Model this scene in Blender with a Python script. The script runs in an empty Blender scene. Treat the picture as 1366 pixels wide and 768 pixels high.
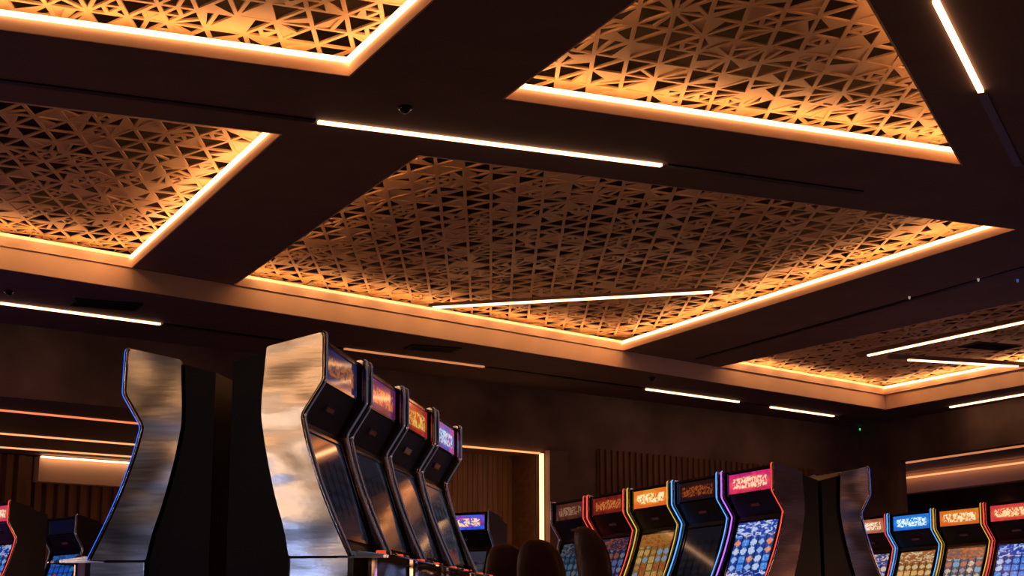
import bpy, bmesh, math, random
from mathutils import Vector, Matrix
random.seed(4)
C = bpy.context.scene.collection
H1=5.3; H0=5.0; LIP=0.11      # raised ceiling, perimeter ceiling, slab edge thickness (metres)
# ---------------------------------------------------------------- camera
cam=bpy.data.cameras.new("camera"); co=bpy.data.objects.new("camera",cam); C.objects.link(co)
cam.sensor_width=36; cam.lens=57.98; cam.clip_end=200
co.location=(0,0,0.4); co.rotation_euler=(math.radians(90+11.96),0,0)
bpy.context.scene.camera=co
try:
    bpy.context.scene.view_settings.view_transform='Standard'
    bpy.context.scene.view_settings.look='None'
    bpy.context.scene.view_settings.exposure=0.0
except Exception as e: print(e)
w=bpy.data.worlds.new("world"); bpy.context.scene.world=w; w.use_nodes=True
w.node_tree.nodes["Background"].inputs[0].default_value=(0.02,0.015,0.03,1)
w.node_tree.nodes["Background"].inputs[1].default_value=0.3
# ---------------------------------------------------------------- materials
def mat(name, col, rough=0.6, metal=0.0, col2=None, scale=3.0, bump=0.0, stretch=(1,1,1), emit=None, es=0.0, detail=6, lo=0.35, hi=0.65, bscale=None, bdet=5):
    m=bpy.data.materials.new(name); m.use_nodes=True; nt=m.node_tree; p=nt.nodes["Principled BSDF"]
    p.inputs["Roughness"].default_value=rough; p.inputs["Metallic"].default_value=metal
    p.inputs["Base Color"].default_value=(*col,1)
    tc=nt.nodes.new("ShaderNodeTexCoord"); mp=nt.nodes.new("ShaderNodeMapping"); mp.inputs["Scale"].default_value=stretch
    nt.links.new(tc.outputs["Object"],mp.inputs[0])
    if col2:
        n=nt.nodes.new("ShaderNodeTexNoise"); n.inputs["Scale"].default_value=scale; n.inputs["Detail"].default_value=detail
        r=nt.nodes.new("ShaderNodeValToRGB"); r.color_ramp.elements[0].position=lo; r.color_ramp.elements[1].position=hi
        r.color_ramp.elements[0].color=(*col,1); r.color_ramp.elements[1].color=(*col2,1)
        nt.links.new(mp.outputs[0],n.inputs[0]); nt.links.new(n.outputs[0],r.inputs[0]); nt.links.new(r.outputs[0],p.inputs["Base Color"])
    if bump:
        n=nt.nodes.new("ShaderNodeTexNoise"); n.inputs["Scale"].default_value=bscale or scale*4; n.inputs["Detail"].default_value=bdet
        b=nt.nodes.new("ShaderNodeBump"); b.inputs["Strength"].default_value=bump; b.inputs["Distance"].default_value=0.02
        nt.links.new(mp.outputs[0],n.inputs[0]); nt.links.new(n.outputs[0],b.inputs["Height"]); nt.links.new(b.outputs[0],p.inputs["Normal"])
    if emit:
        p.inputs["Emission Color"].default_value=(*emit,1); p.inputs["Emission Strength"].default_value=es
    return m
def steel(name,c1,c2,rough,bump):
    """brushed sheet metal: broad panel warp plus faint brushing"""
    m=bpy.data.materials.new(name); m.use_nodes=True; nt=m.node_tree; p=nt.nodes["Principled BSDF"]; N=nt.nodes.new; L=nt.links.new
    p.inputs["Metallic"].default_value=1.0
    tc=N("ShaderNodeTexCoord")
    def noise(st,sc,det,dist=0):
        mp=N("ShaderNodeMapping"); mp.inputs["Scale"].default_value=st; L(tc.outputs["Object"],mp.inputs[0])
        n=N("ShaderNodeTexNoise"); n.inputs["Scale"].default_value=sc; n.inputs["Detail"].default_value=det; n.inputs["Distortion"].default_value=dist; L(mp.outputs[0],n.inputs[0]); return n.outputs[0]
    warp=noise((.7,1,1.5),2.4,0.8,.2); brush=noise((.08,.08,1),70,2)
    r=N("ShaderNodeValToRGB"); r.color_ramp.elements[0].position=.3; r.color_ramp.elements[1].position=.7
    r.color_ramp.elements[0].color=(*c1,1); r.color_ramp.elements[1].color=(*c2,1); L(brush,r.inputs[0]); L(r.outputs[0],p.inputs["Base Color"])
    mr=N("ShaderNodeMapRange"); mr.inputs[3].default_value=rough*.85; mr.inputs[4].default_value=rough*1.25; L(brush,mr.inputs[0]); L(mr.outputs[0],p.inputs["Roughness"])
    b=N("ShaderNodeBump"); b.inputs["Strength"].default_value=bump; b.inputs["Distance"].default_value=.04; L(warp,b.inputs["Height"])
    b2=N("ShaderNodeBump"); b2.inputs["Strength"].default_value=.06; b2.inputs["Distance"].default_value=.002; L(brush,b2.inputs["Height"]); L(b.outputs[0],b2.inputs["Normal"]); L(b2.outputs[0],p.inputs["Normal"])
    return m
M_ceil=mat("dark_ceiling_paint",(0.17,0.112,0.098),0.75,col2=(0.20,0.135,0.118),scale=1.5,bump=0.05)
M_tan=mat("tan_soffit_paint",(0.70,0.52,0.40),0.7,col2=(0.74,0.56,0.44),scale=2)
M_fret=mat("gold_fretwork",(0.74,0.50,0.29),0.5,col2=(0.82,0.57,0.34),scale=2)
M_back=mat("void_black",(0.02,0.012,0.008),0.9,col2=(0.03,0.018,0.01))
M_wall=mat("mottled_plaster",(0.10,0.07,0.058),0.8,col2=(0.28,0.195,0.155),scale=0.9,bump=0.15,lo=0.3,hi=0.75,detail=10)
M_wood=mat("slatted_walnut",(0.16,0.085,0.04),0.5,col2=(0.24,0.13,0.06),scale=2,stretch=(4,4,0.5))
M_floor=mat("dark_carpet",(0.03,0.012,0.012),0.95,col2=(0.08,0.03,0.02),scale=6,bump=0.2)
M_track=mat("black_track",(0.008,0.006,0.006),0.5,col2=(0.012,0.01,0.01))
M_led=mat("warm_led",(0.8,0.6,0.4),0.5,emit=(1.0,0.42,0.13),es=18)
M_led_face=mat("warm_led_diffuser",(0.8,0.6,0.4),0.5,emit=(1.0,0.43,0.17),es=7.5)
M_led_soft=mat("warm_led_soft_diffuser",(0.8,0.6,0.4),0.5,emit=(1.0,0.40,0.14),es=1.8)
M_strip=mat("warm_strip_led",(0.8,0.6,0.4),0.5,emit=(1.0,0.50,0.24),es=5)
M_strip_dim=mat("dim_strip_led",(0.8,0.5,0.3),0.5,emit=(1.0,0.36,0.13),es=0.6)
M_strip_red=mat("pink_strip_led",(0.8,0.5,0.3),0.5,emit=(1.0,0.26,0.11),es=1.0)
M_steel=steel("brushed_steel",(0.54,0.50,0.46),(0.72,0.68,0.64),0.145,0.42)
M_steel_dark=steel("dark_brushed_steel",(0.16,0.14,0.145),(0.24,0.22,0.225),0.16,0.42)
M_bronze=steel("dark_bronze_steel",(0.09,0.06,0.055),(0.13,0.085,0.075),0.25,0.4)
M_chrome=mat("chrome_trim",(0.8,0.77,0.76),0.10,1.0,col2=(0.85,0.83,0.82))
M_black=mat("black_cabinet",(0.006,0.005,0.006),0.45,col2=(0.009,0.008,0.008))
M_gloss=mat("black_glass",(0.01,0.01,0.012),0.08,col2=(0.014,0.012,0.014))
M_leather=mat("brown_leather",(0.09,0.045,0.03),0.42,col2=(0.12,0.06,0.04),scale=8,bump=0.15)
M_red=mat("red_button",(0.5,0.02,0.02),0.3,emit=(1,0.08,0.03),es=.8)
def neon(name,c,s): return mat(name,c,0.3,emit=c,es=s)
# ---------------------------------------------------------------- helpers
def link(o): C.objects.link(o); return o
def thing(o,label,cat,group=None,kind=None):
    if label: o["label"]=label
    if cat: o["category"]=cat
    if group: o["group"]=group
    if kind: o["kind"]=kind
    return o
def structure(o): return thing(o,None,None,kind="structure")
def fin(name,bm,m,smooth=False):
    bmesh.ops.recalc_face_normals(bm,faces=bm.faces)
    me=bpy.data.meshes.new(name); bm.to_mesh(me); bm.free()
    if m: me.materials.append(m)
    if smooth:
        for p in me.polygons: p.use_smooth=True
    return link(bpy.data.objects.new(name,me))
def slab(name,outer,holes,z0,t,m,mtx=None):
    cu=bpy.data.curves.new(name,'CURVE'); cu.dimensions='2D'; cu.fill_mode='BOTH'; cu.extrude=t/2
    for poly in [outer]+holes:
        s=cu.splines.new('POLY'); s.points.add(len(poly)-1)
        for i,p in enumerate(poly): s.points[i].co=(p[0],p[1],0,1)
        s.use_cyclic_u=True
    tmp=link(bpy.data.objects.new("tmp",cu))
    bpy.context.view_layer.update()
    dg=bpy.context.evaluated_depsgraph_get()
    me=bpy.data.meshes.new_from_object(tmp.evaluated_get(dg))
    bpy.data.objects.remove(tmp); bpy.data.curves.remove(cu)
    me.materials.clear(); me.materials.append(m)
    for p in me.polygons: p.use_smooth=False; p.material_index=0
    o=link(bpy.data.objects.new(name,me))
    if mtx is None: me.transform(Matrix.Translation((0,0,z0+t/2)))
    else: o.matrix_world=mtx
    return o
def bar(name,a,b,wd,h,z0,m,side=0.0):
    """straight box from a to b (xy), width wd, from z0 up by h; side shifts it sideways"""
    a=Vector(a);b=Vector(b);d=b-a;L=d.length;d.normalize();n=Vector((-d.y,d.x))
    mid=(a+b)/2+n*side
    bm=bmesh.new(); bmesh.ops.create_cube(bm,size=1)
    for v in bm.verts: v.co=Vector((v.co.x*L,v.co.y*wd,(v.co.z+0.5)*h))
    o=fin(name,bm,m); o.location=(mid.x,mid.y,z0); o.rotation_euler=(0,0,math.atan2(d.y,d.x)); return o
def area(p): return sum(p[i][0]*p[(i+1)%len(p)][1]-p[(i+1)%len(p)][0]*p[i][1] for i in range(len(p)))/2
def offset(p,d):
    if area(p)<0: p=p[::-1]
    n=len(p); out=[]
    for i in range(n):
        a=Vector(p[i-1]);b=Vector(p[i]);c=Vector(p[(i+1)%n])
        e1=(b-a).normalized(); e2=(c-b).normalized()
        n1=Vector((e1.y,-e1.x)); n2=Vector((e2.y,-e2.x)); m=(n1+n2).normalized()
        q=b+m*(d/max(0.35,m.dot(n1))); out.append((q.x,q.y))
    return out
def inside(x,y,p):
    c=False;n=len(p)
    for i in range(n):
        x1,y1=p[i];x2,y2=p[(i+1)%n]
        if (y1>y)!=(y2>y) and x<(x2-x1)*(y-y1)/(y2-y1)+x1: c=not c
    return c
# ---------------------------------------------------------------- room shell (world metres)
Fp=(-6.55,20.54); Cp=(7.71,33.83); Gp=(9.56,30.42)
W1=Vector((-7.65,24.20)); W2=Vector((7.76,36.79)); W3=Vector((10.04,32.07))
wd=(W2-W1).normalized(); rd=(W3-W2).normalized()
W0=W1-wd*10; W4=W2+rd*48
fd=(Vector(Cp)-Vector(Fp)).normalized()
Fe=Vector(Fp)-fd*8; Ge=Vector(Gp)+rd*26
main=[tuple(Fe),Cp,Gp,tuple(Ge),(Ge.x,-8),(Fe.x,-8)]
# per edge: v = visible light line, s = soft glow only, h = hidden behind an upstand
coffers={
 1:([(-1.43,14.06),(-5.80,12.23),(-4.92,10.23),(0.34,10.24)],"vhhv"),
 2:([(-2.24,15.72),(-5.13,21.86),(-8.62,18.60),(-6.53,13.90)],"vshh"),
 3:([(-0.13,14.65),(4.84,16.90),(2.14,10.57),(1.64,10.59)],"vhhh"),
 4:([(-0.99,16.43),(6.24,19.63),(1.95,28.45),(-3.99,22.91)],"hvsh"),
 5:([(3.80,30.15),(7.69,33.79),(9.53,30.40),(10.72,27.93),(8.40,22.68)],"svvhh"),
 6:([(-7,-5),(-1,-5),(-1,4),(-7,4)],"hhhh"),
 7:([(1,-5),(8,-5),(8,4),(1,4)],"hhhh"),
}
structure(slab("ceiling",main,[offset(c[0],-0.03) for c in coffers.values()],H1,LIP,M_ceil))
outer=[tuple(W0),tuple(W2),tuple(W4),(W4.x,-9),(W0.x,-9)]
structure(slab("ceiling_perimeter",outer,[main],H0,H1-H0,M_ceil))
cen=Vector((0,15))
def inn(a,b):
    a=Vector(a);b=Vector(b);e=(b-a).normalized();n=Vector((-e.y,e.x))
    if (cen-a).dot(n)<0:n=-n
    return a,b,e,n
def fascia(i,a,b,d=0.012):
    a,b,e,n=inn(a,b)
    structure(bar("trim_%d"%i,a+n*d,b+n*d,0.02,H1-H0-0.004,H0+0.002,M_tan))
fascia(1,Fe,Cp); fascia(2,Cp,Gp); fascia(3,Gp,Ge)
structure(slab("ceiling_void",offset(main,1.0),[],6.0,0.05,M_back))
# tan lips round each opening + cove lights
tn=4
for k,(p,vis) in coffers.items():
    structure(slab("trim_%d"%tn,offset(p,-0.032),[offset(p,-0.05)],H1-0.004,LIP+0.012,M_tan)); tn+=1
    n=len(p); ccw=area(p)>0
    for i in range(n):
        a=p[i];b=p[(i+1)%n]
        s=-1 if ccw else 1   # outward side relative to direction
        e=vis[i]
        o=bar("cove_light",a,b,0.04,0.036,H1+LIP+0.010,{'h':M_led,'v':M_led_face,'s':M_led_soft}[e],side=s*(0.16 if e=='h' else -0.065))
        thing(o,"warm white linear cove light along the edge of a ceiling coffer","cove light",group="cove lights around the ceiling coffers")
        if e!='h':   # second run lying on the ledge and washing the panel
            o=bar("cove_light",a,b,0.035,0.02,H1+LIP+0.003,M_led,side=s*0.10)
            thing(o,"warm white linear cove light lying on a coffer ledge","cove light",group="cove lights around the ceiling coffers")
        elif k<6:
            structure(bar("trim_%d"%tn,a,b,0.03,0.05,H1+LIP+0.001,M_tan)); tn+=1
# ---------------------------------------------------------------- fretwork panels
gdir=Vector((0.9151,0.4032)); gdir.normalize(); gn=Vector((-gdir.y,gdir.x))
def fretwork(p,z,seed,ext=0.75):
    rnd=random.Random(seed); reg=offset(p,ext); bm=bmesh.new()
    xs=[Vector(q).dot(gdir) for q in reg]; ys=[Vector(q).dot(gn) for q in reg]
    S,Hh,jit,w_,fill,thick=.34,.40,.004,.019,.42,.02
    def tri(P):
        c=(P[0]+P[1]+P[2])/3
        if not inside(c.x,c.y,reg): return
        # inset by a constant bar half-width, using the incircle radius
        a_=(P[1]-P[2]).length; b_=(P[0]-P[2]).length; c_=(P[0]-P[1]).length; per=a_+b_+c_
        inc=(P[0]*a_+P[1]*b_+P[2]*c_)/per; ar=((P[1]-P[0]).cross(P[2]-P[0])).length/2; k_=max(.3,1-w_/(2*ar/per))
        I=[inc+(q-inc)*k_ for q in P]
        O=[bm.verts.new(q) for q in P]; N=[bm.verts.new(q) for q in I]; U=[bm.verts.new(q+Vector((0,0,thick))) for q in I]
        for a in range(3):
            b=(a+1)%3; bm.faces.new((O[a],O[b],N[b],N[a])); bm.faces.new((N[a],N[b],U[b],U[a]))
        r=rnd.random()
        if r<fill:
            r/=fill; k=rnd.randrange(3)
            if r<0.55:
                # solid infill, recessed to the back of the bars and slightly tipped
                q=[v.co+Vector((0,0,thick*rnd.choice((.1,.5,.9)))) for v in N]
                bm.faces.new([bm.verts.new(v) for v in q])
            else:
                q=bm.verts.new((I[(k+1)%3]+I[(k+2)%3])/2); bm.faces.new((N[k],N[(k+1)%3],q))
    off={}
    def vt(i,j):
        if (i,j) not in off: off[(i,j)]=(rnd.uniform(-jit,jit),rnd.uniform(-jit,jit))
        dx,dy=off[(i,j)]
        q=gdir*((i+.5*(j%2))*S+dx)+gn*(j*Hh+dy); return Vector((q.x,q.y,z))
    for j in range(int(min(ys)/Hh)-2,int(max(ys)/Hh)+2):
        for i in range(int(min(xs)/S)-2,int(max(xs)/S)+2):
            if j%2==0: tris=[((i,j),(i+1,j),(i,j+1)),((i+1,j),(i+1,j+1),(i,j+1))]
            else: tris=[((i,j),(i+1,j),(i+1,j+1)),((i,j),(i+1,j+1),(i,j+1))]
            for t in tris:
                P=[vt(*q) for q in t]; u=rnd.random()
                if u<.52: tri(P)
                elif u<.88:   # one extra strut from a corner to the opposite side
                    k=rnd.randrange(3); m=P[(k+1)%3].lerp(P[(k+2)%3],.5)
                    tri([P[k],P[(k+1)%3],m]); tri([P[k],m,P[(k+2)%3]])
                else:         # four smaller triangles
                    a,b,c=P; ab=(a+b)/2; bc=(b+c)/2; ca=(c+a)/2
                    for q in ((a,ab,ca),(ab,b,bc),(ca,bc,c),(ab,bc,ca)): tri(list(q))
    me=bpy.data.meshes.new("fretwork_panel"); bm.to_mesh(me); bm.free(); me.materials.append(M_fret)
    o=link(bpy.data.objects.new("fretwork_panel",me))
    thing(o,"gold laser-cut triangular lattice panel inside a lit ceiling coffer","ceiling panel",group="fretwork ceiling panels")
for k in coffers:
    if k<6: fretwork(coffers[k][0],H1+(0.24 if k==5 else .32),k,0.5 if k in(1,2) else .62)
for k in (6,7):
    o=slab("fretwork_panel",offset(coffers[k][0],0.5),[],H1+LIP+.07,0.03,M_fret)
    thing(o,"plain gold panel inside a lit ceiling coffer","ceiling panel",group="fretwork ceiling panels")
# slim bars crossing the coffers
structure(bar("trim_101",(-1.25,24.46),(2.95,23.27),0.06,0.05,H1-.012,M_tan))
structure(bar("trim_102",(6.18,28.98),(8.95,24.12),0.14,0.07,H1-.012,M_ceil))
structure(bar("trim_103",(6.75,29.13),(9.45,30.03),0.12,0.07,H1-.012,M_ceil))
# linear lights and track slots in the ceilings
def strip(x1,y1,x2,y2,z,m=None,wdt=0.055,lab="slim recessed linear ceiling light glowing warm white"):
    o=bar("linear_light",(x1,y1),(x2,y2),wdt,0.026,z-0.027,m or M_strip)
    thing(o,lab,"ceiling light",group="linear ceiling lights")
def track(x1,y1,x2,y2,z,wdt=0.09):
    o=bar("light_track",(x1,y1),(x2,y2),wdt,0.015,z-0.016,M_track)
    thing(o,"black recessed track slot in the ceiling","track",group="ceiling track slots")
for s in ((-1.88,15.31,1.58,16.81),(3.33,12.21,4.29,14.39),(2.62,10.60,3.28,12.09)): strip(*s,H1)
strip(-1.19,24.44,2.89,23.29,H1-.012)
strip(6.30,28.77,8.50,24.91,H1-.012); strip(7.12,29.25,9.30,29.98,H1-.012)
for s in ((-4.96,13.96,-1.91,15.29),(4.33,14.48,5.37,16.84),(3.33,29.24,6.93,21.76)): track(*s,H1)
track(1.63,16.84,3.92,17.92,H1,.11)
for s in ((-7.18,22.68,-5.27,24.26),(-8.47,21.62,-7.22,22.63),(2.54,30.88,4.51,32.59),(5.27,33.36,6.81,34.75),(8.93,33.36,10.53,30.31)): strip(*s,H0)
strip(-2.72,26.42,-.49,28.24,H0,M_strip_dim,lab="slim recessed linear ceiling light, dimmed amber")
for s in ((-5.24,24.26,-2.77,26.42),(-.43,28.32,2.47,30.78),(4.57,32.70,5.19,33.25)): track(*s,H0)
# ---------------------------------------------------------------- walls
def wmat(p0,d,t):
    z=Vector((d.y,-d.x,0)); m=Matrix(((d.x,0,z.x,p0.x),(d.y,0,z.y,p0.y),(0,1,0,0),(0,0,0,1)))
    return Matrix.Translation(-z*t/2)@m
def wall(name,p0,p1,zt,holes,m,t=0.2):
    L=(p1-p0).length
    return structure(slab(name,[(0,0),(L,0),(L,zt),(0,zt)],holes,0,t,m,wmat(p0,(p1-p0).normalized(),t)))
aw0,aw1,az,sl0,r0=17.36,20.62,3.786,21.97,1.32
wall("wall_far",W0,W2,H0,[[(3,0.02),(13.4,0.02),(13.4,3.9),(3,3.9)],[(aw0,0.02),(aw1,0.02),(aw1,az),(aw0,az)]],M_wall)
wall("wall_right",W2,W4,H0,[[(r0,0.02),(r0+14,0.02),(r0+14,4.12),(r0,4.12)]],M_wall)
wall("wall_back",Vector((W4.x,-9)),Vector((W0.x,-9)),H0,[],M_wall)
wall("wall_left",Vector((W0.x,-9)),W0,H0,[],M_wall)
structure(slab("floor",[(W0.x-8,-9.5),(W4.x+14,-9.5),(W4.x+14,60),(W0.x-8,60)],[],-0.1,0.1,M_floor))
# alcove
wn=Vector((-wd.y,wd.x)) # away from the room
def wp(w,back=0): return W0+wd*w+wn*back
def slats(name,p0,p1,z0,z1,step,m,depth=0.05):
    d=(p1-p0);L=d.length;d.normalize(); bm=bmesh.new(); n=int(L/step)
    for i in range(n):
        x=(i+.5)*step
        r=bmesh.ops.create_cube(bm,size=1)
        for v in r["verts"]: v.co=Vector((x+v.co.x*step*0.55,v.co.y*depth,z0+(v.co.z+.5)*(z1-z0)))
    r=bmesh.ops.create_cube(bm,size=1)
    for v in r["verts"]: v.co=Vector((L/2+v.co.x*L,(v.co.y-0.5)*-0.02+depth/2,z0+(v.co.z+.5)*(z1-z0)))
    o=fin(name,bm,m); o.location=(p0.x,p0.y,0); o.rotation_euler=(0,0,math.atan2(d.y,d.x)); return structure(o)
slats("wall_alcove_back",wp(aw0,0.9),wp(aw1,0.9),0,az,0.12,M_wood,.012)
wall("wall_alcove_side",wp(aw0,0.22),wp(aw0,0.9),az,[],M_wood,0.04)
wall("wall_alcove_end",wp(aw1,0.9),wp(aw1,0.22),az,[],M_wood,0.04)
structure(slab("ceiling_alcove",[tuple(wp(aw0,.22)),tuple(wp(aw1,.22)),tuple(wp(aw1,.95)),tuple(wp(aw0,.95))],[],az,0.05,M_wood))
M_alc=mat("alcove_led",(0.8,0.6,0.4),0.5,emit=(1.0,0.48,0.22),es=3)
M_alc_dim=mat("alcove_led_dim",(0.8,0.6,0.4),0.5,emit=(1.0,0.42,0.14),es=1.2)
def vbar(name,q,z0,z1,s,m,lab,cat,group=None):
    bm=bmesh.new(); bmesh.ops.create_cube(bm,size=1)
    for v in bm.verts: v.co=Vector((v.co.x*s,v.co.y*s,(v.co.z+.5)*(z1-z0)))
    o=fin(name,bm,m); o.location=(q.x,q.y,z0); o.rotation_euler=(0,0,math.atan2(wd.y,wd.x)); thing(o,lab,cat,group); return o
vbar("linear_light",wp(aw1-0.06,-0.04),0.0,az-0.02,0.06,M_alc,"vertical warm white light line edging a wood alcove","wall light")
o=bar("linear_light",wp(aw0,-0.03),wp(aw1-0.1,-0.03),0.04,0.03,az-0.03,M_alc_dim); thing(o,"thin amber light line along the top of a wood alcove","wall light")
slats("wall_slatted",wp(sl0,-0.06),wp((W2-W0).length-0.6,-0.06),0,3.95,0.16,M_wood)
structure(bar("trim_200",wp(aw1+0.05,-0.08),wp(aw1+0.5,-0.08),0.14,az+0.05,0,M_wall))
# next room behind the far wall
def annex(tag,p0,p1,n,zc,depth):
    q=[p0+n*0.22,p1+n*0.22,p1+n*depth,p0+n*depth]
    structure(slab("ceiling_"+tag,[tuple(x) for x in q],[],zc,0.1,M_ceil))
annex("annex_left",wp(0),wp(17.2),wn,3.92,12)
slats("wall_annex_left",wp(0,11.9),wp(17.2,11.9),0,3.92,0.3,M_wood,0.12)
wall("wall_annex_side",wp(17.2,11.9),wp(17.2,0.22),3.92,[],M_wall,0.05)
M_strip_ann=mat("amber_strip_led",(0.8,0.5,0.3),0.5,emit=(1.0,0.40,0.16),es=1.3)
for s,mm in (((-8.62,25.36,-5.78,27.95),M_strip_red),((-9.62,28.36,-6.42,31.11),M_strip_ann),((-10.32,30.50,-6.85,33.25),M_strip_ann)):
    strip(*s,3.92,mm,0.05,"slim linear light on the ceiling of the next room")
structure(bar("trim_201",wp(13.95,7.6),wp(17.1,7.6),0.3,0.5,3.40,M_tan))
slats("wall_annex_screen",wp(8,7.6),wp(13.9,7.6),0,3.9,0.24,M_wood,0.1)
slats("wall_annex_panel",wp(13.95,7.75),wp(17.1,7.75),0,3.4,0.24,M_wood,0.1)
o=bar("cove_light",wp(13.95,7.36),wp(17.1,7.36),0.06,0.03,3.86,M_strip); thing(o,"warm cove light above a soffit in the next room","cove light",group="cove lights around the ceiling coffers")
# adjoining room beyond the right wall
rn=Vector((-rd.y,rd.x))
def rp(w,b=0): return W2+rd*w+rn*b
annex("annex_right",rp(-12),rp(16.5),rn,4.5,9)
wall("wall_annex_right",rp(-12,8.9),rp(16.5,8.9),4.5,[],M_wall,0.1)
wall("wall_annex_corner",rp(-12,0.22),rp(-12,8.9),4.5,[],M_wall,0.05)
structure(bar("trim_202",rp(-11.5,4.6),rp(16,4.6),0.3,0.50,3.99,M_tan))
for bb,zz,mm in ((2.6,4.46,M_strip_dim),(4.36,4.36,M_strip_ann)):
    o=bar("linear_light",rp(-11.5,bb),rp(16,bb),0.10,0.03,zz,mm); thing(o,"warm linear light in the adjoining room","ceiling light",group="linear ceiling lights")
vbar("linear_light",rp(-5.2,8.7),1.5,4.0,0.08,M_strip_ann,"vertical warm light line on the wall of the next room","wall light")
# ---------------------------------------------------------------- ceiling fittings
def vent(x,y,z,L=0.9,W=0.5):
    bm=bmesh.new()
    def bx(cx,cy,sx,sy,sz,cz):
        r=bmesh.ops.create_cube(bm,size=1)
        for q in r["verts"]: q.co=Vector((cx+q.co.x*sx,cy+q.co.y*sy,cz+q.co.z*sz))
    for s in (-1,1):
        bx(0,s*W/2,L+.04,.04,.02,-.01); bx(s*L/2,0,.04,W,.02,-.01)
    n=7
    for i in range(n): bx(0,-W/2+(i+.5)*W/n,L,.02,.015,-.01)
    bx(0,0,L,W,.003,-.002)
    o=fin("air_vent",bm,M_track); o.location=(x,y,z-0.002); o.rotation_euler=(0,0,math.atan2(gdir.y,gdir.x))
    thing(o,"dark louvred air vent set flush in the ceiling","vent",group="ceiling air vents")
vent(-5.72,22.79,H0); vent(-1.29,26.42,H0,0.8,0.4); vent(8.2,27.9,H1,0.9,0.5)
def dome(x,y,z):
    bm=bmesh.new(); bmesh.ops.create_uvsphere(bm,u_segments=20,v_segments=12,radius=0.055)
    bmesh.ops.delete(bm,geom=[q for q in bm.verts if q.co.z>0.01],context='VERTS')
    bmesh.ops.create_cone(bm,cap_ends=True,segments=24,radius1=0.065,radius2=0.075,depth=0.02)
    o=fin("dome_camera",bm,M_gloss,True); o.location=(x,y,z-0.011); thing(o,"small black dome security camera on the ceiling","security camera",group="ceiling dome cameras")
dome(-1.01,14.89,H1); dome(-6.83,21.91,H0); dome(2.53,29.50,H0)
def bulb(x,y,z,c,nm,lab="tiny spotlight hanging in a ceiling track",s=.3):
    bm=bmesh.new(); bmesh.ops.create_cone(bm,cap_ends=True,segments=16,radius1=0.012,radius2=0.018,depth=0.04)
    o=fin("spot_light",bm,neon(nm,c,s),True); o.location=(x,y,z-0.036); thing(o,lab,"spotlight",group="tiny track spotlights")
bulb(5.82,23.66,H1,(1,.8,.6),"spot_warm"); bulb(6.49,22.43,H1,(1,.8,.6),"spot_warm2"); bulb(7.05,22.48,H1,(.1,.3,1),"spot_blue")
bulb(7.72,36.45,H0-.05,(.05,1,.3),"spot_green","tiny green indicator light below the ceiling in the corner",1.0)
# ---------------------------------------------------------------- slot machines
W=0.90
def rounded(pts,r,seg=4):
    out=[];n=len(pts)
    for i in range(n):
        a=Vector(pts[i-1]);b=Vector(pts[i]);c=Vector(pts[(i+1)%n])
        rr=r[i] if isinstance(r,(list,tuple)) else r
        rr=min(rr,(a-b).length*.45,(c-b).length*.45)
        p=b+(a-b).normalized()*rr; q=b+(c-b).normalized()*rr
        for k in range(seg+1):
            t=k/seg; out.append(tuple(p*(1-t)**2+b*2*t*(1-t)+q*t*t))
    return out
FPp=[(.318,1.94),(.322,1.69),(.210,1.51),(.245,1.36),(.305,1.18),(.38,1.0),(.475,.80)]
BPp=[(.165,.80),(.14,.93),(.085,1.1),(.03,1.33),(.0,1.51),(.0,1.6),(.018,1.87)]
def prism(bm,pts,y0,y1):
    a=[bm.verts.new((s,y0,z)) for s,z in pts]; b=[bm.verts.new((s,y1,z)) for s,z in pts]
    n=len(pts)
    bm.faces.new(a); bm.faces.new(b[::-1])
    for i in range(n): bm.faces.new((a[i],a[(i+1)%n],b[(i+1)%n],b[i]))
def mesh_of(fn,name,m,smooth=False,bev=0):
    bm=bmesh.new(); fn(bm)
    if bev: bmesh.ops.bevel(bm,geom=[e for e in bm.edges if len(e.link_faces)==2 and e.calc_face_angle(0)>0.9],offset=bev,segments=2,affect='EDGES')
    bmesh.ops.recalc_face_normals(bm,faces=bm.faces)
    me=bpy.data.meshes.new(name); bm.to_mesh(me); bm.free(); me.materials.append(m)
    if smooth:
        for p in me.polygons: p.use_smooth=True
    return me
prof=rounded(FPp+BPp,[.025,.02,.025,.06,.06,.06,.01,.01,.06,.06,.08,.03,.03,.015])
me_side=mesh_of(lambda bm:prism(bm,prof,0,0.035),"side_panel",M_steel,bev=0.006)
def cab(bm):
    prism(bm,[(.285,1.925),(.288,1.69),(.182,1.50),(.40,.84),(.40,.1),(-.17,.1),(-.17,1.80),(.0,1.845)],0.036,W-0.036)
me_cab=mesh_of(cab,"cabinet",M_black)
def extr(bm,pts,z0,zf):
    a=[bm.verts.new((x,y,z0)) for x,y in pts]; b=[bm.verts.new((x,y,zf(x))) for x,y in pts]; n=len(a)
    bm.faces.new(a[::-1]); bm.faces.new(b)
    for i in range(n): bm.faces.new((a[i],a[(i+1)%n],b[(i+1)%n],b[i]))
base_pts=rounded([(.165,0.0),(.60,0.0),(.60,W),(.165,W)],[.01,.13,.13,.01],8)
me_base=mesh_of(lambda bm:extr(bm,base_pts,0,lambda x:.788),"base",M_steel)
deck_pts=rounded([(.40,0.036),(.74,0.0),(.74,W),(.40,W-.036)],[.01,.09,.09,.01],6)
dz_=lambda x:.835-(x-.40)*.12
me_deck=mesh_of(lambda bm:extr(bm,deck_pts,.789,dz_),"button_deck",M_steel,bev=0.004)
surf_pts=rounded([(.43,0.06),(.715,0.04),(.715,W-.04),(.43,W-.06)],[.01,.06,.06,.01],6)
me_surf=mesh_of(lambda bm:extr(bm,surf_pts,.79,lambda x:dz_(x)+.004),"deck_surface",M_gloss)
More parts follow.
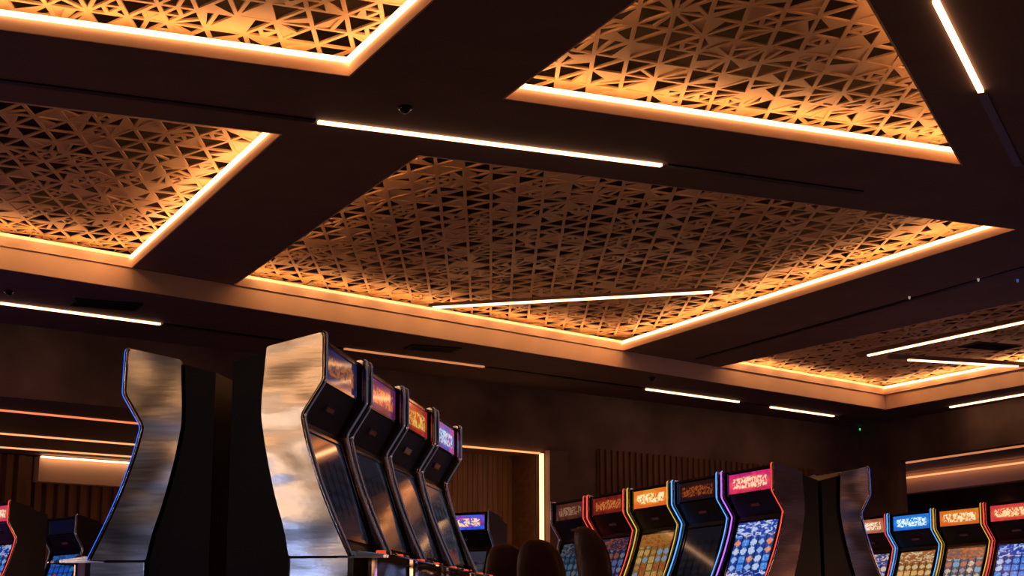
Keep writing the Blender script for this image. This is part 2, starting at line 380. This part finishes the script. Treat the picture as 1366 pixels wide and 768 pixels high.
def tube(bm,pts,y,r):
    rings=[]; n=len(pts); K=8
    for i in range(n):
        a=Vector(pts[max(0,i-1)]);b=Vector(pts[min(n-1,i+1)]);t=(b-a).normalized();nn=Vector((-t.y,t.x))
        rings.append([bm.verts.new((pts[i][0]+nn.x*r*math.cos(2*math.pi*k/K), y+r*math.sin(2*math.pi*k/K), pts[i][1]+nn.y*r*math.cos(2*math.pi*k/K))) for k in range(K)])
    for i in range(n-1):
        for k in range(K): bm.faces.new((rings[i][k],rings[i][(k+1)%K],rings[i+1][(k+1)%K],rings[i+1][k]))
    bm.faces.new(rings[0]); bm.faces.new(rings[-1][::-1])
fr=[(s+.006,z) for s,z in prof[1:33]]
me_edge=mesh_of(lambda bm:tube(bm,fr,0.0,.012),"chrome_trim",M_chrome,True)
me_edge2=mesh_of(lambda bm:tube(bm,[(s+.011,z) for s,z in fr],0.0,.007),"edge_glow",M_chrome,True)
def quad_mesh(name,p0,p1,y0,y1,off,m,thick=0.012):
    (s0,z0),(s1,z1)=p0,p1  # p0 top, p1 bottom
    d=Vector((s1-s0,z1-z0)).normalized(); nn=Vector((-d.y,d.x)); 
    if nn.x<0: nn=-nn
    bm=bmesh.new(); uv=bm.loops.layers.uv.new("uv")
    def V(s,z,y,k): return bm.verts.new((s+nn.x*k,y,z+nn.y*k))
    f=[V(s0,z0,y0,off),V(s1,z1,y0,off),V(s1,z1,y1,off),V(s0,z0,y1,off)]
    g=[V(s0,z0,y0,off-thick),V(s1,z1,y0,off-thick),V(s1,z1,y1,off-thick),V(s0,z0,y1,off-thick)]
    fc=bm.faces.new(f)
    for l,c in zip(fc.loops,((0,1),(0,0),(1,0),(1,1))): l[uv].uv=c
    bm.faces.new(g[::-1])
    for i in range(4): bm.faces.new((f[i],g[i],g[(i+1)%4],f[(i+1)%4]))
    bmesh.ops.recalc_face_normals(bm,faces=bm.faces)
    me=bpy.data.meshes.new(name); bm.to_mesh(me); bm.free(); me.materials.append(m); return me
def frame_mesh(name,p0,p1,y0,y1,off,bw,m):
    (s0,z0),(s1,z1)=p0,p1; d=Vector((s1-s0,z1-z0)); L=d.length; d.normalize(); nn=Vector((-d.y,d.x))
    if nn.x<0: nn=-nn
    bm=bmesh.new()
    def P(t,y,k): return bm.verts.new((s0+d.x*t+nn.x*k,y,z0+d.y*t+nn.y*k))
    for (ta,tb,ya,yb) in ((-bw,0,y0-bw,y1+bw),(L,L+bw,y0-bw,y1+bw),(0,L,y0-bw,y0),(0,L,y1,y1+bw)):
        c=[[P(t,y,k) for t,y in ((ta,ya),(tb,ya),(tb,yb),(ta,yb))] for k in (off-.02,off+.008)]
        bm.faces.new(c[0]);bm.faces.new(c[1][::-1])
        for i in range(4): bm.faces.new((c[0][i],c[0][(i+1)%4],c[1][(i+1)%4],c[1][i]))
    bmesh.ops.recalc_face_normals(bm,faces=bm.faces)
    me=bpy.data.meshes.new(name); bm.to_mesh(me); bm.free(); me.materials.append(m); return me
TOP=((.286,1.89),(.288,1.71)); MID=((.248,1.613),(.228,1.578)); MAIN=((.2015,1.44),(.3775,.908))
me_tf=frame_mesh("screen_frame",*TOP,.08,W-.08,.008,.014,M_gloss)
me_mf=frame_mesh("screen_frame",*MAIN,.10,W-.10,.008,.018,M_gloss)
def btn(bm): bmesh.ops.create_cone(bm,cap_ends=True,segments=16,radius1=.028,radius2=.024,depth=.022)
me_btn=mesh_of(btn,"button",M_red,True)
me_btn2=mesh_of(btn,"button",M_chrome,True)
def screen_mat(name,bg1,bg2,c1,c2,c3,gx,gy,strength,kind,seed=0):
    m=bpy.data.materials.new(name); m.use_nodes=True; nt=m.node_tree; p=nt.nodes["Principled BSDF"]; N=nt.nodes.new; Lk=nt.links.new
    p.inputs["Base Color"].default_value=(.01,.01,.012,1); p.inputs["Roughness"].default_value=.06
    uv=N("ShaderNodeUVMap"); uv.uv_map="uv"
    sep=N("ShaderNodeSeparateXYZ"); Lk(uv.outputs[0],sep.inputs[0])
    bg=N("ShaderNodeValToRGB"); bg.color_ramp.elements[0].color=(*bg1,1); bg.color_ramp.elements[1].color=(*bg2,1); Lk(sep.outputs[1],bg.inputs[0])
    def math_(op,a,b=None):
        n=N("ShaderNodeMath"); n.operation=op
        for i,x in enumerate((a,b)):
            if x is None: continue
            if isinstance(x,(int,float)): n.inputs[i].default_value=x
            else: Lk(x,n.inputs[i])
        return n.outputs[0]
    def mix(fac,a,b):
        mx=N("ShaderNodeMix"); mx.data_type='RGBA'; Lk(fac,mx.inputs[0])
        for i,x in ((6,a),(7,b)):
            if isinstance(x,tuple): mx.inputs[i].default_value=(*x,1)
            else: Lk(x,mx.inputs[i])
        return mx.outputs[2]
    def soft(x,lo,hi):
        n=N("ShaderNodeMapRange"); n.interpolation_type='SMOOTHSTEP'; n.inputs[1].default_value=lo; n.inputs[2].default_value=hi; Lk(x,n.inputs[0]); return n.outputs[0]
    def noise(sc,st=(1,1,1),det=3,dist=0):
        mp=N("ShaderNodeMapping"); mp.inputs["Scale"].default_value=st; mp.inputs["Location"].default_value=(seed*3.7,seed*1.3,0); Lk(uv.outputs[0],mp.inputs[0])
        n=N("ShaderNodeTexNoise"); n.inputs["Scale"].default_value=sc; n.inputs["Detail"].default_value=det; n.inputs["Distortion"].default_value=dist; Lk(mp.outputs[0],n.inputs[0]); return n.outputs[0]
    if kind=="grid":
        # reel window: columns of varied symbols between a header and a meter line
        ux=math_('MULTIPLY',sep.outputs[0],gx); uy=math_('MULTIPLY',sep.outputs[1],gy)
        cx=N("ShaderNodeCombineXYZ"); Lk(math_('FLOOR',ux),cx.inputs[0]); Lk(math_('FLOOR',uy),cx.inputs[1])
        wn_=N("ShaderNodeTexWhiteNoise"); wn_.noise_dimensions='3D'; cx.inputs[2].default_value=seed; Lk(cx.outputs[0],wn_.inputs[0])
        fx=math_('ABSOLUTE',math_('SUBTRACT',math_('FRACT',ux),.5)); fy=math_('ABSOLUTE',math_('SUBTRACT',math_('FRACT',uy),.5))
        nz=noise(15,(1.2,1.3,1),3,1.6)
        reel=math_('LESS_THAN',fx,.45)
        # symbols vary between diamond, disc and block shapes from cell to cell
        rr=math_('MAXIMUM',math_('MULTIPLY',math_('ADD',fx,fy),math_('ADD',math_('MULTIPLY',wn_.outputs[0],.5),.5)),math_('MAXIMUM',fx,fy))
        blob=soft(math_('ADD',rr,math_('MULTIPLY',nz,.55)),.74,.62)
        rp_=N("ShaderNodeValToRGB"); rp_.color_ramp.interpolation='CONSTANT'
        e=rp_.color_ramp.elements; e[0].color=(*c1,1); e[1].position=.35; e[1].color=(*c2,1); x=e.new(.6); x.color=(*c3,1); x=e.new(.8); x.color=(*[min(1,.5*q+.5*r) for q,r in zip(c1,c2)],1)
        Lk(wn_.outputs[0],rp_.inputs[0])
        dark=tuple(q*.25 for q in bg1)
        sym=mix(soft(nz,.5,.62),rp_.outputs[0],tuple(min(1,.4*q+.6*r) for q,r in zip(c1,c2)))
        cell=mix(blob,tuple(min(1,q*.45+.12*r) for q,r in zip(bg2,c1)),sym)
        body=mix(reel,dark,cell)
        inb=math_('MULTIPLY',math_('LESS_THAN',sep.outputs[1],.76),math_('GREATER_THAN',sep.outputs[1],.16))
        hdr=mix(soft(noise(8,(1,2.5,1),2,1.),.48,.6),bg.outputs[0],c2)
        out=mix(inb,hdr,body)
    else:
        # glowing title artwork: radial burst, then a band of bright letter-like strokes
        n1=noise(3.5,(1,.4,1),3,1.2)
        base=mix(soft(n1,.3,.7),bg.outputs[0],c1)
        dy=math_('ABSOLUTE',math_('SUBTRACT',sep.outputs[1],.5)); dx=math_('ABSOLUTE',math_('SUBTRACT',sep.outputs[0],.5))
        glow_=soft(math_('ADD',math_('POWER',math_('MULTIPLY',dx,1.6),2),math_('POWER',math_('MULTIPLY',dy,2.2),2)),.9,.1)
        base=mix(math_('MULTIPLY',glow_,.6),base,c2)
        nl=noise(13,(1.2,.32,1),1.0,1.4)
        band=math_('MULTIPLY',soft(math_('ADD',dy,math_('MULTIPLY',n1,.22)),.40,.34),soft(dx,.42,.38))
        out=mix(math_('MULTIPLY',band,soft(nl,.45,.51)),base,c3)
        out=mix(math_('MULTIPLY',band,soft(nl,.40,.36)),out,c1)
    Lk(out,p.inputs["Emission Color"]); p.inputs["Emission Strength"].default_value=strength
    return m
cnt=[0]
def machine(p,row,side,tcol,mcol,edge,label,group,ts=1.6,ms=1.3,skin=None):
    """p: near top-front corner (xy); row: unit vec pointing away along the row; side 'R' faces clockwise of row, 'L' the opposite"""
    cnt[0]+=1; row=Vector(row).normalized()
    fr_=Vector((row.y,-row.x)) if side=='R' else Vector((-row.y,row.x))
    org=Vector(p)-fr_*.32
    if side=='L': org=org+row*W
    ang=math.atan2(fr_.y,fr_.x)
    e=bpy.data.objects.new("slot_machine",None); link(e); e.empty_display_size=.3
    e.location=(org.x,org.y,0); e.rotation_euler=(0,0,ang); thing(e,label,"slot machine",group)
    def part(nm,me,loc=(0,0,0),mt=None,par=None,lab=None,rot=None):
        o=bpy.data.objects.new(nm,me); link(o); o.parent=par or e; o.location=loc
        if rot: o.rotation_euler=rot
        if mt: o.material_slots[0].link='OBJECT'; o.material_slots[0].material=mt
        if lab: o["label"]=lab
        return o
    part("cabinet",me_cab)
    part("side_panel",me_side,mt=skin,lab={None:"brushed steel side panel"}.get(skin,"dark side panel")); part("side_panel",me_side,(0,W-.035,0),mt=skin)
    for yy in (0.002,W-.002): 
        part("chrome_trim",me_edge,(0,yy,0))
    em1,em2=edge if isinstance(edge,tuple) else (edge,edge)
    for yy,em in ((0.006,em1),(W-.006,em2)):
        part("edge_light",me_edge2,(0,yy,0),em)
    n="m%d"%cnt[0]
    part("top_screen",quad_mesh("top_screen",*TOP,.08,W-.08,.008,screen_mat("top_screen_"+n,*tcol,7,0,ts,"logo",cnt[0])))
    part("main_screen",quad_mesh("main_screen",*MAIN,.10,W-.10,.008,screen_mat("main_screen_"+n,*mcol,5,7,ms,"grid",cnt[0])))
    part("info_display",quad_mesh("info_display",*MID,.36,W-.36,.008,screen_mat("info_"+n,(.01,.005,.01),(.01,.005,.01),(.01,.005,.01),(.05,.01,.01),(.12,.03,.02),9,0,.4,"logo",cnt[0]+5)))
    part("screen_frame",me_tf); part("screen_frame",me_mf)
    part("base",me_base,mt=skin)
    d=part("button_deck",me_deck,mt=skin); part("deck_surface",me_surf,par=d)
    for i in range(5):
        part("button",me_btn if i in (0,3) else me_btn2,(.60,.17+i*.14,.822),par=d)
    return e
BLUE=(.02,.15,1.);CY=(.03,.35,1.);RED=(1.,.03,.02);PINK=(1.,.06,.25);WH=(1.,.75,.5);DK=(.01,.01,.02)
N_dim=mat("edge_dim_glow",(.7,.7,.72),.12,.95,emit=(.6,.65,1.),es=.07)
N_blue=neon("edge_neon_blue",(.03,.16,1.),1.3); N_cy=neon("edge_neon_cyan",(.08,.38,1.),1.4); N_red=neon("edge_neon_red",(1.,.07,.05),1.2); N_pur=neon("edge_neon_purple",(.45,.15,1.),1.4); N_yel=neon("edge_neon_yellow",(.8,.5,.06),.9)
rowA=(math.sin(math.radians(8.5)),math.cos(math.radians(8.5)))
G1="slot machines on the steel-sided island"; 
p0=Vector((-.968,8.35))
tA=[((.02,.01,.05),(.01,.01,.04),(.03,.03,.14),(.14,.04,.05),(.5,.16,.04)),((.12,.01,.02),(.15,.02,.05),(.15,.03,.25),(.5,.04,.05),(.9,.25,.06)),((.25,.02,.01),(.3,.04,.01),(.5,.03,.03),(.9,.20,.02),(1.,.6,.12)),((.01,.08,.4),(.02,.15,.6),(.6,.1,.3),(.05,.35,.9),(.8,.85,1.))]
mA=[((.004,.006,.012),(.007,.010,.02),(.005,.008,.015),(.007,.010,.02),(.012,.009,.014)),((.004,.006,.011),(.007,.010,.017),(.006,.009,.016),(.008,.008,.015),(.012,.007,.008)),((.005,.008,.017),(.008,.012,.024),(.009,.018,.036),(.018,.010,.009),(.010,.011,.024)),((.006,.012,.024),(.011,.018,.033),(.018,.03,.055),(.03,.027,.022),(.011,.016,.024))]
labs=["steel-sided slot machine with a dark blue top screen","steel-sided slot machine with a red top screen","steel-sided slot machine with a red and yellow top screen","steel-sided slot machine with a bright blue top screen"]
for i in range(4):
    machine(p0+Vector(rowA)*(i*1.0),rowA,'R',tA[i],mA[i],N_dim,labs[i],G1,ts=[.6,.6,.7,.8][i],ms=1.0)
machine((-2.09,8.85),rowA,'L',tA[1],mA[2],(N_blue,N_blue),"steel-sided slot machine seen from its end with blue edge light",G1)
rowB=Vector((-math.sin(math.radians(23)),math.cos(math.radians(23))))
q0=Vector((2.34,14.8)); G2="slot machines on the neon-edged island"
tB=[((.45,.02,.06),(.35,.01,.15),(.7,.03,.12),(1,.16,.08),(1,.62,.40)),(DK,(.05,.01,.01),(.03,.01,.01),(.12,.02,.01),(.5,.10,.02)),((.5,.12,.01),(.7,.25,.02),(.8,.10,.02),(1,.40,.03),(1,.85,.45)),((.10,.01,.01),(.12,.01,.01),(.3,.02,.01),(.4,.05,.01),(.8,.22,.06)),((.03,.02,.02),(.05,.02,.02),(.2,.04,.02),(.2,.06,.04),(.5,.25,.15))]
mB=[((.008,.03,.25),(.02,.06,.45),(.04,.25,.85),(.6,.7,.95),(.9,.25,.04)),((.008,.01,.015),(.02,.02,.03),(.03,.03,.04),(.02,.02,.03),(.04,.03,.03)),((.1,.04,.01),(.4,.2,.03),(.6,.35,.1),(.4,.06,.02),(.2,.35,.5)),((.02,.02,.08),(.04,.03,.1),(.1,.2,.5),(.4,.10,.03),(.3,.3,.4)),((.03,.04,.08),(.02,.04,.08),(.1,.2,.35),(.2,.2,.2),(.03,.08,.2))]
eB=[(N_pur,N_red),(N_cy,N_cy),(N_yel,N_yel),(N_red,N_red),(N_dim,N_red)]
labB=["slot machine with purple and red neon edges and pink-orange top screen","slot machine with blue neon edges and dark screens","slot machine with yellow edges and a golden top screen","slot machine with red edges and a red top screen","slot machine with dim edges and a brownish top screen"]
for i in range(5):
    machine(q0+rowB*(i*.98),rowB,'L',tB[i],mB[i],eB[i],labB[i],G2,ts=[1.1,.5,1.0,.6,.45][i],ms=[.85,.3,.7,.45,.4][i],skin=M_bronze if i==0 else None)
machine((3.28,15.21),rowB,'R',tB[0],mB[0],(N_blue,N_blue),"dark steel-sided slot machine seen from its end with blue edge light",G2,skin=M_steel_dark)
s0=Vector((5.85,18.50)); G3="bright slot machines of the far row"
for i,(k,mk,ee,ll) in enumerate((((( .5,.03,.02),(.5,.04,.05),(.7,.05,.05),(1,.22,.03),(1,.7,.35)),mB[0],N_red,"slot machine with red neon edges and bright top screen"),
   (((.5,.14,.01),(.6,.2,.02),(.7,.10,.02),(1,.35,.04),(1,.8,.45)),((.05,.06,.15),(.2,.12,.08),(.2,.45,.7),(.6,.15,.05),(.8,.6,.4)),N_yel,"slot machine with yellow edges and an orange top screen"),
   (((.01,.10,.5),(.02,.18,.7),(.02,.15,.6),(.05,.5,1),(.8,.95,1)),((.25,.08,.03),(.4,.12,.03),(.8,.4,.12),(.7,.55,.3),(.1,.3,.7)),N_cy,"slot machine with blue edges and a cyan top screen"),
   (((.3,.10,.05),(.25,.06,.03),(.5,.15,.08),(.8,.3,.10),(1,.8,.6)),((.02,.06,.25),(.05,.06,.3),(.1,.3,.9),(.8,.6,.4),(.6,.05,.1)),N_red,"slot machine with red edges and a pale top screen"))):
    machine(s0+rowB*(i*.94),rowB,'L',k,mk,ee,ll,G3,ts=1.0,ms=.8)
rowC=Vector((-math.sin(math.radians(42)),math.cos(math.radians(42))))
machine((-5.75,19.0),rowC,'L',((.5,.02,.05),(.5,.06,.1),(.7,.05,.1),(1,.15,.12),WH),mB[0],N_red,"slot machine with red neon edges beside a wall opening","slot machines near the next room",ts=.9,ms=.6,skin=M_black)
machine((-5.55,21.2),rowC,'L',(DK,DK,(.01,.01,.03),(.01,.01,.05),(.01,.01,.06)),((.02,.05,.4),(.05,.1,.4),BLUE,CY,RED),N_dim,"slot machine with a blue screen near the next room","slot machines near the next room",ts=.3,ms=.4,skin=M_black)
machine((-.28,20.5),Vector((-.85,.5)),'L',((.01,.02,.5),(.3,.01,.1),BLUE,(.6,.03,.15),WH),mB[1],N_dim,"distant slot machine with a blue and red top screen","slot machines by the alcove",ts=.9,skin=M_black)
# ---------------------------------------------------------------- chairs
def chair(x,y,top,ang,label):
    e=bpy.data.objects.new("casino_chair",None); link(e); e.location=(x,y,0); e.rotation_euler=(0,0,ang); thing(e,label,"chair","padded casino chairs")
    def part(nm,fn,m,sub=0):
        bm=bmesh.new(); fn(bm); bmesh.ops.recalc_face_normals(bm,faces=bm.faces)
        me=bpy.data.meshes.new(nm); bm.to_mesh(me); bm.free(); me.materials.append(m)
        for p_ in me.polygons: p_.use_smooth=True
        o=link(bpy.data.objects.new(nm,me)); o.parent=e
        if sub: md=o.modifiers.new("sub",'SUBSURF'); md.levels=sub; md.render_levels=sub
    def pad(cx,cz,sx,sy,sz,curve,tilt):
        def f(bm):
            def sup(t,p=2.6):
                c,s=math.cos(t),math.sin(t); return (math.copysign(abs(c)**(2/p),c),math.copysign(abs(s)**(2/p),s))
            rings=[]
            for k,(sc,th) in enumerate(((.0,-1),(.7,-1),(.93,-.8),(1,0),(.93,.8),(.7,1),(0,1))):
                ring=[]
                for i in range(24):
                    a,b=sup(2*math.pi*i/24); ring.append((a*sc,b*sc,th))
                rings.append(ring)
            vs=[]
            for ring in rings:
                row_=[]
                for a,b,th in ring:
                    if sz>sx: # backrest: a->y, b->z, th->x
                        wdt=1-.12*max(b,0)+.0
                        row_.append(bm.verts.new((cx+th*sx+curve*a*a+tilt*b, a*sy*wdt, cz+b*sz)))
                    else: row_.append(bm.verts.new((cx+b*sx, a*sy, cz+th*sz)))
                vs.append(row_)
            for r1,r2 in zip(vs,vs[1:]):
                for i in range(24): bm.faces.new((r1[i],r1[(i+1)%24],r2[(i+1)%24],r2[i]))
            bmesh.ops.remove_doubles(bm,verts=bm.verts,dist=1e-5)
        return f
    part("backrest",pad(-.22,top-.29,.045,.235,.29,.07,-.05),M_leather,1)
    part("seat",pad(0,.64,.24,.24,.05,0,0),M_leather,1)
    def post(bm):
        r=bmesh.ops.create_cone(bm,cap_ends=True,segments=20,radius1=.035,radius2=.035,depth=.56)
        for v in r["verts"]: v.co.z+=.31
    part("pedestal",post,M_chrome)
    def bs(bm):
        r=bmesh.ops.create_cone(bm,cap_ends=True,segments=32,radius1=.24,radius2=.2,depth=.04)
        for v in r["verts"]: v.co.z+=.02
    part("foot_plate",bs,M_chrome)
chair(.76,12.5,1.22,math.radians(25),"dark brown leather casino chair with a rounded padded back")
chair(.32,13.9,1.20,math.radians(60),"dark brown leather casino chair with a rounded padded back")
chair(.04,14.6,1.20,math.radians(65),"dark brown leather casino chair with a rounded padded back")
# ---------------------------------------------------------------- added unseen lights
def lamp(loc,target,size,e,c,sy=None):  # unseen area light added so the steel panels have something to reflect
    l=bpy.data.lights.new("reflection_light",'AREA'); l.energy=e; l.color=c; l.size=size
    if sy: l.shape='RECTANGLE'; l.size_y=sy
    o=link(bpy.data.objects.new("reflection_light",l)); o.location=loc
    d=Vector(target)-Vector(loc); o.rotation_euler=d.to_track_quat('-Z','Y').to_euler()
def glow(loc,e,c,r=.4):  # unseen point light added as fill and tint for the room
    l=bpy.data.lights.new("fill_light",'POINT'); l.energy=e; l.color=c; l.shadow_soft_size=r
    o=link(bpy.data.objects.new("fill_light",l)); o.location=loc
def grazer(a,b,step,e,d=.42,z=H1+.17):  # spots added only to brighten the fascia
    """row of small added spots, not real fittings, set above the coffer ledge, grazing the tan fascia"""
    a,b,u,n=inn(a,b); L=(b-a).length; k=int(L/step)
    for i in range(k):
        q=a+u*((i+.5)*L/k)+n*d; t=a+u*((i+.5)*L/k)
        l=bpy.data.lights.new("fascia_fill",'SPOT'); l.energy=e; l.color=(1,.44,.16); l.shadow_soft_size=.012; l.spot_size=math.radians(140); l.spot_blend=.6
        o=link(bpy.data.objects.new("fascia_fill",l)); o.location=(q.x,q.y,z)
        v=Vector((t.x,t.y,H0+.12))-Vector((q.x,q.y,z)); o.rotation_euler=v.to_track_quat('-Z','Y').to_euler()
grazer((-6.9,20.21),(-5.3,21.71),.55,7)
grazer((-3.8,23.1),(1.8,28.3),.7,7)
grazer((3.95,30.33),(7.4,33.54),.7,6)
grazer((7.95,33.39),(9.6,30.35),.7,6)
lamp((-9.0,-8.5,4.7),(-1,8,1.5),4.0,28,(1,.50,.22),.2)
lamp((-9.0,-8.5,3.2),(-1,8,1.5),2.0,18,(1,.66,.42),.10)
lamp((-9.6,-8.5,1.9),(-1.5,8,1.2),1.8,22,(.36,.52,1.),.12)
lamp((20,3.5,3.6),(2.5,14.8,1.5),2,9,(1,.40,.22),.3)
lamp((21.5,1.5,2.4),(3,15,1.2),1.5,12,(.25,.38,1.),.3)
for loc,e,c in (((6.5,25,1.0),28,(1,.47,.22)),((-3.5,17,1.0),22,(1,.47,.22)),((8.5,27.5,1.2),24,(.6,.32,1)),((-6.5,14,1.0),18,(1,.45,.26)),((2.5,9,.9),22,(1,.47,.22)),((5.5,13,.9),20,(1,.45,.22)),((12,21,1.0),30,(.6,.32,.9)),((-4.5,8,.8),7,(.7,.38,.7)),((2,26,1.0),34,(1,.47,.22)),((-8.5,21,1.5),26,(.5,.22,1.)),(tuple(wp(11,5.5))+(2.3,),16,(1,.45,.2)),(tuple(wp(15.5,5.5))+(2.0,),12,(1,.42,.2)),(tuple(rp(-2,2.2))+(3.0,),16,(.8,.35,.6)),(tuple(wp(19,.2))+(2.6,),4,(1,.42,.16))):
    glow(loc,e,c,.3)
